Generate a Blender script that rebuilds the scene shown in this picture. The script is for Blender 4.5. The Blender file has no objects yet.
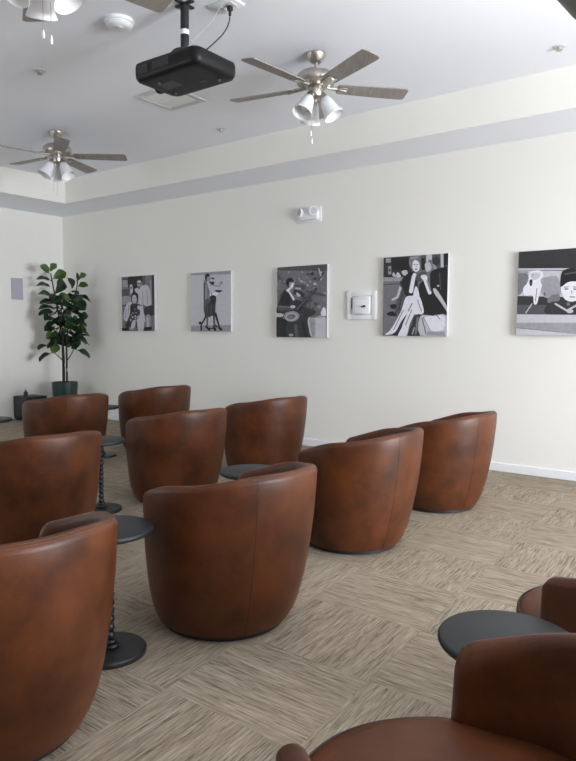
import bpy, bmesh, math, random
from math import pi, sin, cos, radians, sqrt
from mathutils import Vector, Matrix

random.seed(7)
COL = bpy.context.scene.collection

# ------------------------------------------------------------------ layout
F_PX, YAW, PITCH, ROLL, EYE = 658.9, -0.6459, -0.0751, 0.0049, 1.32
D = 6.154            # picture wall
L = 9.022            # far left wall is at x = -L
HS, HC = 3.055, 3.377  # soffit and raised ceiling
TX0, TX1, TY0, TY1 = -8.02, 2.30, 0.68, 5.522   # raised part of the ceiling
XR, YF = 5.3, -1.3   # right wall with the assumed windows and the wall behind the camera

# ------------------------------------------------------------------ materials
def new_mat(name):
    m = bpy.data.materials.new(name); m.use_nodes = True
    nt = m.node_tree
    return m, nt, nt.nodes['Principled BSDF']

def plain(name, col, rough=.5, metal=0., noise=0., scale=20., bump=0., bscale=200., **kw):
    m, nt, b = new_mat(name)
    b.inputs['Base Color'].default_value = (*col, 1)
    b.inputs['Roughness'].default_value = rough
    b.inputs['Metallic'].default_value = metal
    for k, v in kw.items():
        b.inputs[k].default_value = v
    tc = nt.nodes.new('ShaderNodeTexCoord')
    if noise:
        n = nt.nodes.new('ShaderNodeTexNoise'); n.inputs['Scale'].default_value = scale
        n.inputs['Detail'].default_value = 4
        nt.links.new(tc.outputs['Object'], n.inputs['Vector'])
        r = nt.nodes.new('ShaderNodeValToRGB')
        r.color_ramp.elements[0].position = .3; r.color_ramp.elements[1].position = .7
        r.color_ramp.elements[0].color = (*[c*(1-noise) for c in col], 1)
        r.color_ramp.elements[1].color = (*[min(1, c*(1+noise)) for c in col], 1)
        nt.links.new(n.outputs['Fac'], r.inputs['Fac'])
        nt.links.new(r.outputs['Color'], b.inputs['Base Color'])
    if bump:
        n2 = nt.nodes.new('ShaderNodeTexNoise'); n2.inputs['Scale'].default_value = bscale
        n2.inputs['Detail'].default_value = 3
        nt.links.new(tc.outputs['Object'], n2.inputs['Vector'])
        bp = nt.nodes.new('ShaderNodeBump'); bp.inputs['Strength'].default_value = bump
        bp.inputs['Distance'].default_value = .002
        nt.links.new(n2.outputs['Fac'], bp.inputs['Height'])
        nt.links.new(bp.outputs['Normal'], b.inputs['Normal'])
    return m

def leather_mat(name, lo, hi, rough=.42):
    m, nt, b = new_mat(name)
    tc = nt.nodes.new('ShaderNodeTexCoord')
    oi = nt.nodes.new('ShaderNodeObjectInfo')
    ad = nt.nodes.new('ShaderNodeVectorMath'); ad.operation = 'ADD'
    nt.links.new(tc.outputs['Object'], ad.inputs[0]); nt.links.new(oi.outputs['Location'], ad.inputs[1])
    n = nt.nodes.new('ShaderNodeTexNoise'); n.inputs['Scale'].default_value = 5.5
    n.inputs['Detail'].default_value = 6; n.inputs['Roughness'].default_value = .62
    nt.links.new(ad.outputs[0], n.inputs['Vector'])
    r = nt.nodes.new('ShaderNodeValToRGB')
    r.color_ramp.elements[0].position = .33; r.color_ramp.elements[1].position = .68
    r.color_ramp.elements[0].color = (*lo, 1); r.color_ramp.elements[1].color = (*hi, 1)
    nt.links.new(n.outputs['Fac'], r.inputs['Fac'])
    nt.links.new(r.outputs['Color'], b.inputs['Base Color'])
    b.inputs['Roughness'].default_value = rough
    b.inputs['Specular IOR Level'].default_value = .38
    v = nt.nodes.new('ShaderNodeTexVoronoi'); v.inputs['Scale'].default_value = 320
    nt.links.new(tc.outputs['Object'], v.inputs['Vector'])
    n3 = nt.nodes.new('ShaderNodeTexNoise'); n3.inputs['Scale'].default_value = 9
    nt.links.new(ad.outputs[0], n3.inputs['Vector'])
    mx = nt.nodes.new('ShaderNodeMath'); mx.operation = 'MULTIPLY_ADD'
    nt.links.new(n3.outputs['Fac'], mx.inputs[0]); mx.inputs[1].default_value = 5.0
    nt.links.new(v.outputs['Distance'], mx.inputs[2])
    bp = nt.nodes.new('ShaderNodeBump'); bp.inputs['Strength'].default_value = .18
    bp.inputs['Distance'].default_value = .0018
    nt.links.new(mx.outputs[0], bp.inputs['Height'])
    nt.links.new(bp.outputs['Normal'], b.inputs['Normal'])
    return m

def carpet_mat():
    m, nt, b = new_mat('carpet_tiles')
    N, K = nt.nodes.new, nt.links.new
    def mth(op, a, c=None, d=None):
        n = N('ShaderNodeMath'); n.operation = op
        for i, v in enumerate((a, c, d)):
            if v is None: continue
            if isinstance(v, (int, float)): n.inputs[i].default_value = v
            else: K(v, n.inputs[i])
        return n.outputs[0]
    tc = N('ShaderNodeTexCoord'); s = N('ShaderNodeSeparateXYZ'); K(tc.outputs['Object'], s.inputs[0])
    x, y = s.outputs[0], s.outputs[1]
    xs = mth('ADD', x, mth('MULTIPLY', mth('SUBTRACT', y, 1.62), .05))
    u = mth('DIVIDE', mth('ADD', xs, 1.765), .59)
    v = mth('DIVIDE', mth('SUBTRACT', y, 1.60), .505)
    iu, iv = mth('FLOOR', u), mth('FLOOR', v)
    chk = mth('FLOORED_MODULO', mth('ADD', iu, iv), 2.0)
    inv = mth('SUBTRACT', 1.0, chk)
    along = mth('ADD', mth('MULTIPLY', xs, inv), mth('MULTIPLY', y, chk))
    across = mth('ADD', mth('MULTIPLY', y, inv), mth('MULTIPLY', xs, chk))
    cv = N('ShaderNodeCombineXYZ'); K(iu, cv.inputs[0]); K(iv, cv.inputs[1])
    wn = N('ShaderNodeTexWhiteNoise'); wn.noise_dimensions = '3D'; K(cv.outputs[0], wn.inputs['Vector'])
    def streak(a, c, det):
        cb = N('ShaderNodeCombineXYZ')
        K(mth('MULTIPLY', along, a), cb.inputs[0]); K(mth('MULTIPLY', across, c), cb.inputs[1])
        K(mth('MULTIPLY', wn.outputs['Value'], 40.0), cb.inputs[2])
        n = N('ShaderNodeTexNoise'); n.inputs['Scale'].default_value = 1
        n.inputs['Detail'].default_value = det; n.inputs['Roughness'].default_value = .6
        K(cb.outputs[0], n.inputs['Vector'])
        return n.outputs['Fac']
    a1, a2, a3 = streak(7.5, 140, 2), streak(17, 330, 2), streak(1.2, 16, 1)
    tot = mth('ADD', mth('ADD', mth('MULTIPLY', a1, .5), mth('MULTIPLY', a2, .4)),
              mth('ADD', mth('MULTIPLY', a3, .12), mth('MULTIPLY', wn.outputs['Value'], .03)))
    r = N('ShaderNodeValToRGB'); e = r.color_ramp.elements
    e[0].position = .385; e[0].color = (0.118, 0.095, 0.070, 1)
    e[1].position = .68; e[1].color = (0.470, 0.400, 0.309, 1)
    k = e.new(.47); k.color = (0.253, 0.208, 0.155, 1)
    k = e.new(.56); k.color = (0.335, 0.279, 0.213, 1)
    K(tot, r.inputs['Fac']); K(r.outputs['Color'], b.inputs['Base Color'])
    b.inputs['Roughness'].default_value = .95
    b.inputs['Specular IOR Level'].default_value = .1
    bp = N('ShaderNodeBump'); bp.inputs['Strength'].default_value = .6; bp.inputs['Distance'].default_value = .004
    K(tot, bp.inputs['Height']); K(bp.outputs['Normal'], b.inputs['Normal'])
    return m

def wood_mat(name, lo, hi):
    m, nt, b = new_mat(name)
    tc = nt.nodes.new('ShaderNodeTexCoord'); mp = nt.nodes.new('ShaderNodeMapping')
    mp.inputs['Scale'].default_value = (4, 60, 60)
    nt.links.new(tc.outputs['Object'], mp.inputs['Vector'])
    n = nt.nodes.new('ShaderNodeTexNoise'); n.inputs['Scale'].default_value = 1; n.inputs['Detail'].default_value = 4
    nt.links.new(mp.outputs[0], n.inputs['Vector'])
    r = nt.nodes.new('ShaderNodeValToRGB')
    r.color_ramp.elements[0].position = .3; r.color_ramp.elements[1].position = .7
    r.color_ramp.elements[0].color = (*lo, 1); r.color_ramp.elements[1].color = (*hi, 1)
    nt.links.new(n.outputs['Fac'], r.inputs['Fac']); nt.links.new(r.outputs['Color'], b.inputs['Base Color'])
    b.inputs['Roughness'].default_value = .45
    return m

M = {}
M['wall'] = plain('wall_paint', (.82, .812, .77), .85, bump=.08, bscale=160)
M['ceil'] = plain('ceiling_paint', (.845, .87, .93), .9, bump=.1, bscale=120)
M['wallfront'] = plain('taupe_wall_paint', (.30, .28, .25), .85)  # unseen wall given a dark tone to cut bounce from its side
M['trim'] = plain('trim_paint', (.82, .83, .86), .45)
M['carpet'] = carpet_mat()
M['leather'] = leather_mat('cognac_leather', (.050, .0136, .0042), (.118, .0335, .0092))
M['seam'] = plain('leather_seam', (.028, .009, .004), .6)
M['stitch'] = plain('stitching', (.13, .05, .025), .6)
M['black'] = plain('black_metal', (.012, .013, .015), .42, bump=.05)
M['tabletop'] = plain('black_tabletop', (.013, .015, .017), .50, noise=.1, scale=14)
M['projblack'] = plain('projector_plastic', (.006, .006, .007), .45, bump=.1, bscale=500, **{'Specular IOR Level': .3})
M['grille'] = plain('projector_grille', (.05, .05, .053), .5)
M['nickel'] = plain('brushed_nickel', (.52, .49, .45), .32, 1.0, noise=.08, scale=40)
M['blade'] = wood_mat('grey_wood_blade', (.20, .18, .165), (.29, .265, .245))
M['frost'] = plain('frosted_glass', (.90, .91, .93), .35, **{'Transmission Weight': .12, 'Subsurface Weight': .0})
M['bulb'] = plain('bulb_white', (.9, .9, .88), .3)
M['lampgrey'] = plain('lamp_grey_metal', (.16, .16, .145), .5)
M['white'] = plain('white_plastic', (.80, .81, .83), .4)
M['whiteb'] = plain('white_metal', (.84, .85, .86), .5)
M['vent'] = plain('vent_enamel', (.62, .63, .65), .5)
M['lens'] = plain('clear_lamp_lens', (.75, .76, .76), .12, **{'Transmission Weight': .3})
M['pot'] = plain('dark_green_glaze', (.009, .034, .031), .38, noise=.15, scale=8)
M['soil'] = plain('soil', (.02, .015, .01), .95, noise=.4, scale=60)
M['bark'] = plain('bark', (.035, .028, .020), .8, noise=.3, scale=40, bump=.4)
M['leaf'] = plain('dark_leaf', (.016, .040, .016), .42, noise=.35, scale=9)
M['leafy'] = plain('young_leaf', (.060, .115, .022), .45, noise=.3, scale=9)
M['speaker'] = plain('lavender_grille', (.44, .43, .50), .7, bump=.4, bscale=600)
M['subblack'] = plain('black_laminate', (.012, .014, .016), .5, noise=.2, scale=20)
M['canvas'] = plain('canvas_edge', (.58, .58, .59), .8, bump=.2, bscale=500)
for i, g in enumerate((.010, .030, .085, .18, .33, .56, .80)):
    M['g%d' % i] = plain('photo_grey_%d' % i, (g*.96, g*.95, g*1.04), .55, noise=.12 if i < 5 else .05, scale=30)

# ------------------------------------------------------------------ helpers
def link(name, bm, mat, parent=None, smooth=True, sharp=40):
    me = bpy.data.meshes.new(name)
    bm.normal_update()
    if smooth:
        for f in bm.faces: f.smooth = True
        for e in bm.edges:
            if len(e.link_faces) == 2 and e.calc_face_angle(0) > radians(sharp): e.smooth = False
    bm.to_mesh(me); bm.free()
    for mm in (mat if isinstance(mat, (list, tuple)) else [mat]): me.materials.append(mm)
    o = bpy.data.objects.new(name, me); COL.objects.link(o)
    if parent is not None: o.parent = parent
    return o

def thing(name, label, cat, loc=(0, 0, 0), rz=0., group=None):
    o = bpy.data.objects.new(name, None); COL.objects.link(o)
    o.empty_display_size = .1
    o.location = loc; o.rotation_euler = (0, 0, rz)
    return tag(o, label, cat, group)

def tag(o, label, cat, group=None):
    o['label'] = label; o['category'] = cat
    if group: o['group'] = group
    return o

def struct(name, bm, mat, smooth=False):
    o = link(name, bm, mat, None, smooth); o['kind'] = 'structure'
    return o

def copy_tree(root, label, loc, rz=0.):
    def rec(o, par):
        c = o.copy(); COL.objects.link(c)
        if par is not None: c.parent = par
        for ch in list(o.children): rec(ch, c)
        return c
    r = rec(root, None)
    r.location = loc; r.rotation_euler = (0, 0, rz); r['label'] = label
    return r

def box(bm, c, s, bevel=0., seg=2, mat=None, rot=None):
    mtx = Matrix.Translation(c) @ (rot.to_4x4() if rot else Matrix()) @ Matrix.Diagonal((*s, 1))
    r = bmesh.ops.create_cube(bm, size=1, matrix=mtx)
    vs = r['verts']
    if bevel:
        es = list({e for v in vs for e in v.link_edges})
        rr = bmesh.ops.bevel(bm, geom=es, offset=bevel, segments=seg, affect='EDGES', profile=.5)
        fs = rr['faces']
    fs = {f for v in vs if v.is_valid for f in v.link_faces}
    if mat is not None:
        for f in fs: f.material_index = mat
    return bm

def lathe(bm, prof, n=32, mtx=None, mat=0):
    rings = []
    mtx = mtx or Matrix()
    for r, z in prof:
        if r < 1e-6: rings.append([bm.verts.new(mtx @ Vector((0, 0, z)))])
        else: rings.append([bm.verts.new(mtx @ Vector((r*cos(2*pi*i/n), r*sin(2*pi*i/n), z))) for i in range(n)])
    for a, b in zip(rings, rings[1:]):
        for i in range(n):
            j = (i+1) % n
            if len(a) == 1 and len(b) == 1: continue
            if len(a) == 1: f = bm.faces.new((a[0], b[j], b[i]))
            elif len(b) == 1: f = bm.faces.new((a[i], a[j], b[0]))
            else: f = bm.faces.new((a[i], a[j], b[j], b[i]))
            f.material_index = mat
    return bm

def tube(bm, pts, rad, n=8, caps=True):
    pts = [Vector(p) for p in pts]; rings = []
    up = Vector((0, 0, 1))
    for i, p in enumerate(pts):
        t = (pts[min(i+1, len(pts)-1)] - pts[max(i-1, 0)]).normalized()
        a = t.cross(up)
        if a.length < .05: a = t.cross(Vector((1, 0, 0)))
        a.normalize(); b = t.cross(a)
        r = rad[i] if isinstance(rad, (list, tuple)) else rad
        rings.append([bm.verts.new(p + (a*cos(2*pi*k/n) + b*sin(2*pi*k/n))*r) for k in range(n)])
    for a, b in zip(rings, rings[1:]):
        for k in range(n):
            j = (k+1) % n
            bm.faces.new((a[k], b[k], b[j], a[j]))
    if caps:
        bm.faces.new(rings[0]); bm.faces.new(list(reversed(rings[-1])))
    return bm

def fix(bm):
    bmesh.ops.recalc_face_normals(bm, faces=bm.faces); return bm

def quad(bm, pts, mat=0):
    f = bm.faces.new([bm.verts.new(p) for p in pts]); f.material_index = mat; return f

B = bmesh.new
def sstep(a, b, x):
    t = max(0., min(1., (x-a)/(b-a))); return t*t*(3-2*t)

# ------------------------------------------------------------------ camera
fw = Vector((sin(YAW)*cos(PITCH), cos(YAW)*cos(PITCH), sin(PITCH)))
r0 = Vector((cos(YAW), -sin(YAW), 0)); u0 = r0.cross(fw)
rt = r0*cos(ROLL) + u0*sin(ROLL); up = -r0*sin(ROLL) + u0*cos(ROLL)
cam = bpy.data.cameras.new('camera'); cam.sensor_fit = 'VERTICAL'; cam.sensor_height = 36.
cam.lens = 36. * F_PX / 761.
cam.clip_start = .02
co = bpy.data.objects.new('camera', cam); COL.objects.link(co)
mw = Matrix((rt, up, -fw)).transposed().to_4x4(); mw.translation = (0, 0, EYE)
co.matrix_world = mw
bpy.context.scene.camera = co

# ------------------------------------------------------------------ room shell
T = .12
b = B(); box(b, ((XR-L)/2, (D+YF)/2, -.05), (L+XR+2*T, D-YF+2*T, .1)); struct('floor', b, M['carpet'])
b = B(); box(b, ((XR-L)/2, D+T/2, HC/2+.02), (L+XR+2*T, T, HC+.1)); struct('wall_back', b, M['wall'])
b = B(); box(b, (-L-T/2, (D+YF)/2, HC/2+.02), (T, D-YF, HC+.1)); struct('wall_left', b, M['wall'])
FX0, FX1, FZ0, FZ1 = -8.3, -5.2, .8, 2.45      # wide unseen window, added behind the viewer's left to brighten the far left
b = B()
box(b, ((-L-T+FX0)/2, YF-T/2, HC/2+.02), (FX0+L+T, T, HC+.1)); box(b, ((XR+T+FX1)/2, YF-T/2, HC/2+.02), (XR+T-FX1, T, HC+.1))
box(b, ((FX0+FX1)/2, YF-T/2, (FZ0-.03)/2), (FX1-FX0, T, FZ0+.03)); box(b, ((FX0+FX1)/2, YF-T/2, (FZ1+HC+.07)/2), (FX1-FX0, T, HC+.07-FZ1))
struct('wall_front', b, M['wallfront'])
b = B()
for xx in (FX0+.02, (FX0+FX1)/2, FX1-.02): box(b, (xx, YF-T/2, (FZ0+FZ1)/2), (.04, .05, FZ1-FZ0))
for zz in (FZ0+.02, FZ1-.02): box(b, ((FX0+FX1)/2, YF-T/2, zz), (FX1-FX0, .05, .04))
struct('window_3', b, M['trim'])
# right wall with two tall openings, unseen windows assumed as the daylight source
WIN = [(1.7, 3.05), (3.2, 4.55)]
WZ0, WZ1 = .25, 2.40
b = B()
ys = [YF]
for a, c in WIN: ys += [a, c]
ys.append(D)
for i in range(0, len(ys), 2):
    box(b, (XR+T/2, (ys[i]+ys[i+1])/2, HC/2+.02), (T, ys[i+1]-ys[i], HC+.1))
for a, c in WIN:
    box(b, (XR+T/2, (a+c)/2, (WZ0-.03)/2), (T, c-a, WZ0+.03))
    box(b, (XR+T/2, (a+c)/2, (WZ1+HC+.07)/2), (T, c-a, HC+.07-WZ1))
struct('wall_right', b, M['wall'])
for k, (a, c) in enumerate(WIN):
    b = B()
    for yy in (a+.02, (a+c)/2, c-.02): box(b, (XR+T/2, yy, (WZ0+WZ1)/2), (.05, .04, WZ1-WZ0))
    for zz in (WZ0+.02, WZ1-.02): box(b, (XR+T/2, (a+c)/2, zz), (.05, c-a, .04))
    struct('window_%d' % (k+1), b, M['trim'])
# ceiling: raised field, fascia of the tray (wall colour), soffit
b = B()
X0, X1, Y0, Y1 = -L-T, XR+T, YF-T, D+T
quad(b, [(TX0, TY0, HC), (TX0, TY1, HC), (TX1, TY1, HC), (TX1, TY0, HC)])
quad(b, [(X0, TY1, HS), (X0, Y1, HS), (X1, Y1, HS), (X1, TY1, HS)])
quad(b, [(X0, Y0, HS), (X0, TY0, HS), (X1, TY0, HS), (X1, Y0, HS)])
quad(b, [(X0, TY0, HS), (X0, TY1, HS), (TX0, TY1, HS), (TX0, TY0, HS)])
quad(b, [(TX1, TY0, HS), (TX1, TY1, HS), (X1, TY1, HS), (X1, TY0, HS)])
P = [(TX0, TY0), (TX0, TY1), (TX1, TY1), (TX1, TY0)]
for i in range(4):
    p, q = P[i], P[(i+1) % 4]
    quad(b, [(*p, HS), (*q, HS), (*q, HC), (*p, HC)], 1)
quad(b, [(X0, Y0, HC+.1), (X1, Y0, HC+.1), (X1, Y1, HC+.1), (X0, Y1, HC+.1)])
struct('ceiling', b, [M['ceil'], M['wall']])
def baseboard(name, c, s):
    b = B(); box(b, c, s, .006, 2); struct(name, b, M['trim'])
BH = .083
baseboard('baseboard_back', ((XR-L)/2, D-.0075, BH/2), (L+XR, .015, BH))
baseboard('baseboard_left', (-L+.0075, (D+YF)/2, BH/2), (.015, D-YF, BH))

# ------------------------------------------------------------------ tub chairs
ARM = radians(134)
def r_out(z):
    K_ = ((0, .296), (.05, .318), (.12, .340), (.22, .359), (.35, .375), (.5, .386), (.7, .393), (.8, .395))
    for (z0, a), (z1, b_) in zip(K_, K_[1:]):
        if z <= z1: return a + (b_-a)*(z-z0)/(z1-z0)
    return .395
def cx(z): return -.048*(1-max(0, min(1, z/.66)))**1.2
def z_top(th):
    a = abs(math.degrees(th))
    return .738 - .052*sstep(15, 85, a) - .095*sstep(75, 143, a)
SEATZ = .385
def shell_bm():
    bm = B(); rings = []
    n = 120; RC = .05; rho = .028
    ths = [ARM*(-1 + 2*i/n) for i in range(n+1)]
    ends = [ARM*(1-k) for k in (.0015, .005, .011)]
    ths = sorted(set(ths + ends + [-e for e in ends]))
    for th in ths:
        e = (ARM-abs(th))*.385
        zt = z_top(th)
        if e < RC: zt -= RC*(1-sqrt(max(0, 1-(1-e/RC)**2)))
        k = sqrt(max(.02, 1-(1-e/.024)**2)) if e < .024 else 1.
        rh = rho*k
        prof = []
        for i in range(15):
            z = .028 + (zt-rho-.028)*i/14
            t_ = .0 if i > 0 else .006
            prof.append((r_out(z)-rho-t_ + rh, z))
        rc = r_out(zt-rho)-rho
        for i in range(1, 10):
            a = pi*i/10
            prof.append((rc + rh*cos(a), zt-rho + rho*sin(a)*(k if k < 1 else 1)))
        for i in range(10):
            z = (zt-rho) + (.30-(zt-rho))*i/9
            prof.append((r_out(z)-rho - rh - .018*sstep(.66, .40, z), z))
        rings.append([bm.verts.new((cx(z)+r*cos(th), r*sin(th), z)) for r, z in prof])
    for a, c in zip(rings, rings[1:]):
        m = len(a)
        for i in range(m-1): bm.faces.new((a[i], c[i], c[i+1], a[i+1]))
        bm.faces.new((a[m-1], c[m-1], c[0], a[0]))
    bm.faces.new(rings[0]); bm.faces.new(list(reversed(rings[-1])))
    return fix(bm)

def front_bm():
    bm = B(); rings = []
    n = 60
    for i in range(n+1):
        th = ARM-.16 + (2*pi-2*ARM+.32)*i/n
        ins = .016*sstep(.22, .0, min(i, n-i)/n)
        f = -cos(th) if cos(th) < 0 else 0
        prof = []
        for j in range(12):
            z = .028 + (SEATZ-.025-.028)*j/11
            prof.append((r_out(z)-ins + .016*max(0, f)*sstep(0.1, .36, z), z))
        prof.append((prof[-1][0]-.012, SEATZ-.008)); prof.append((prof[-1][0]-.06, SEATZ-.006)); prof.append((.2, .10)); 
        rings.append([bm.verts.new((cx(z)+r*cos(th), r*sin(th), z)) for r, z in prof])
    for a, c in zip(rings, rings[1:]):
        m = len(a)
        for i in range(m-1): bm.faces.new((a[i], c[i], c[i+1], a[i+1]))
        bm.faces.new((a[m-1], c[m-1], c[0], a[0]))
    bm.faces.new(rings[0]); bm.faces.new(list(reversed(rings[-1])))
    return fix(bm)

def seat_R(ph):
    a = abs(math.degrees(math.atan2(sin(ph), cos(ph))))
    back = .335
    front = .382 + .026*sstep(130, 180, a)
    return back + (front-back)*sstep(118, 140, a)
def seat_bm():
    bm = B(); n = 96
    prof = [(.0, .452), (.35, .450), (.62, .444), (.82, .434), (.93, .420), (.985, .402), (1., .385), (.985, .368), (.94, .357), (.5, .35)]
    rings = []
    for k, z in prof:
        if k == 0: rings.append([bm.verts.new((0, 0, z))]); continue
        rings.append([bm.verts.new((seat_R(2*pi*i/n)*k*cos(2*pi*i/n), seat_R(2*pi*i/n)*k*sin(2*pi*i/n), z)) for i in range(n)])
    for a, c in zip(rings, rings[1:]):
        for i in range(n):
            j = (i+1) % n
            if len(a) == 1: bm.faces.new((a[0], c[i], c[j]))
            else: bm.faces.new((a[i], c[i], c[j], a[j]))
    bm.faces.new(rings[-1])
    return fix(bm)

CH_G = 'cognac leather tub chairs set out in rows'
def make_chair(label, loc):
    t = thing('tub_chair', label, 'chair', loc, 0, CH_G)
    bb = B(); lathe(bb, [(0, 0), (.276, 0), (.283, .004), (.283, .022), (.276, .028), (.15, .030), (0, .030)], 64, Matrix.Translation((-.046, 0, 0)))
    link('swivel_base', fix(bb), M['black'], t)
    sh = link('shell', shell_bm(), M['leather'], t, sharp=60)
    link('front_panel', front_bm(), M['leather'], t, sharp=60)
    se = link('seat_cushion', seat_bm(), M['leather'], t, sharp=70)
    bb = B()
    tube(bb, [(seat_R(p)*.985*cos(p), seat_R(p)*.985*sin(p), .4035) for p in [radians(136+88*i/40) for i in range(41)]], .0042, 8)
    link('piping', fix(bb), M['seam'], se)
    for th in (radians(-25),):
        bb = B(); zt = z_top(th)
        pts = [(cx(z)+(r_out(z)+.0002)*cos(th), (r_out(z)+.0002)*sin(th), z) for z in [.034+(zt-.028-.034)*i/20 for i in range(21)]]
        rc = r_out(zt-.028)-.028
        for i in range(1, 7):
            a = pi*i/10
            pts.append(((rc+.0282*cos(a))*cos(th), (rc+.0282*cos(a))*sin(th), zt-.028+.0282*sin(a)))
        tube(bb, pts, .0012, 6)
        link('seam', fix(bb), M['seam'], sh)
    bb = B()
    for ang in (.24, .36):
        pts = []
        for i in range(-56, 57):
            th = radians(i*2.1); zt = z_top(th)
            rc = r_out(zt-.028)-.028; a = pi*ang
            e = (ARM-abs(th))*.385
            if e < .05: zt -= .05*(1-sqrt(max(0, 1-(1-e/.05)**2)))
            pts.append(((rc+.0280*cos(a))*cos(th), (rc+.0280*cos(a))*sin(th), zt-.028+.0280*sin(a)))
        tube(bb, pts, .0011, 6)
    link('rim_stitching', fix(bb), M['stitch'], sh)
    return t

CHAIRS = [
    ((-1.985, 2.205, 0), 'brown leather tub chair in the photo centre with a black table at its left'),
    ((-2.00, 1.08, 0), 'brown leather tub chair cropped by the bottom left corner, with stitched rim in close view'),
    ((-2.09, 3.51, 0), 'brown leather tub chair in front of the one standing nearest the white baseboard'),
    ((-2.05, 4.67, 0), 'brown leather tub chair nearest the baseboard and picture wall, rightmost of the far chairs'),
    ((-3.58, 2.215, 0), 'brown leather tub chair cut by the left edge, behind the bottom left chair'),
    ((-3.77, 3.56, 0), 'brown leather tub chair half hidden by the left side of the central chair'),
    ((-3.83, 4.73, 0), 'brown leather tub chair below the picture of the musician with a stringed instrument'),
    ((-5.44, 3.71, 0), 'brown leather tub chair at far left in front of the green plant pot'),
    ((-5.50, 4.87, 0), 'brown leather tub chair below the picture of the embracing couple, farthest back'),
    ((-.378, 1.12, 0), 'dark brown leather tub chair cropped at the bottom right with its seat cushion showing'),
    ((-.288, 2.28, 0), 'dark brown leather tub chair at right edge beyond the round table top'),
]
proto = make_chair(CHAIRS[0][1], CHAIRS[0][0]); proto.rotation_euler.z = radians(-7)
for k, (loc, lab) in list(enumerate(CHAIRS))[1:]: copy_tree(proto, lab, loc, radians({9: -11, 10: 1, 1: -10, 2: 2, 3: -2}.get(k, -9)))

# ------------------------------------------------------------------ bobbin side tables
TB_G = 'round black side tables between the chairs'
def make_table(label, loc):
    t = thing('side_table', label, 'table', loc, 0, TB_G)
    bb = B(); lathe(bb, [(0, 0), (.140, 0), (.146, .004), (.146, .018), (.140, .024), (.03, .026), (0, .026)], 56)
    link('base', fix(bb), M['black'], t)
    bb = B(); prof = [(0, .022)]
    for a in range(9):
        q = pi*a/8 - pi/2
        prof.append((.026+.012*cos(q), .036+.010*sin(q)))
    for a in range(9):
        q = pi*a/8 - pi/2
        prof.append((.020+.008*cos(q), .054+.008*sin(q)))
    prof.append((0, .062))
    link('collar', fix(lathe(bb, prof, 28)), M['black'], t)
    bb = B(); prof = [(0, .058)]; z = .060; nb = 13; p = (.502-.060)/nb
    for k in range(nb):
        for a in range(9):
            q = pi*a/8
            prof.append((.0085+.0115*sin(q), z + p*.5*(1-cos(q))))
        z += p
    prof.append((0, .503))
    link('spindle', fix(lathe(bb, prof, 24)), M['black'], t, sharp=75)
    bb = B(); lathe(bb, [(0, .500), (.06, .500), (.062, .506), (0, .506)], 28)
    link('mounting_plate', fix(bb), M['black'], t)
    bb = B(); lathe(bb, [(0, .504), (.171, .504), (.177, .507), (.180, .513), (.180, .520), (.177, .525), (.172, .527), (0, .527)], 72)
    link('tabletop', fix(bb), M['tabletop'], t)
    return t
TABLES = [
    ((-2.15, 1.65, 0), 'black round side table with bobbin stem standing left of the central chair'),
    ((-2.40, 2.84, 0), 'black round side table almost hidden behind the rim of the central chair'),
    ((-3.945, 2.97, 0), 'black side table behind the left edge chair, its beaded stem showing'),
    ((-5.66, 4.28, 0), 'farthest black round side table, between the two chairs below the first pictures'),
    ((-5.62, 3.06, 0), 'black round side table cut by the left edge near the black floor box'),
    ((-.538, 1.672, 0), 'dark round side table between the two chairs at bottom right'),
    ((-.465, 2.85, 0), 'black side table showing only a sliver at the right edge above the chair'),
]
tp = make_table(TABLES[0][1], TABLES[0][0])
for loc, lab in TABLES[1:]: copy_tree(tp, lab, loc)

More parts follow.
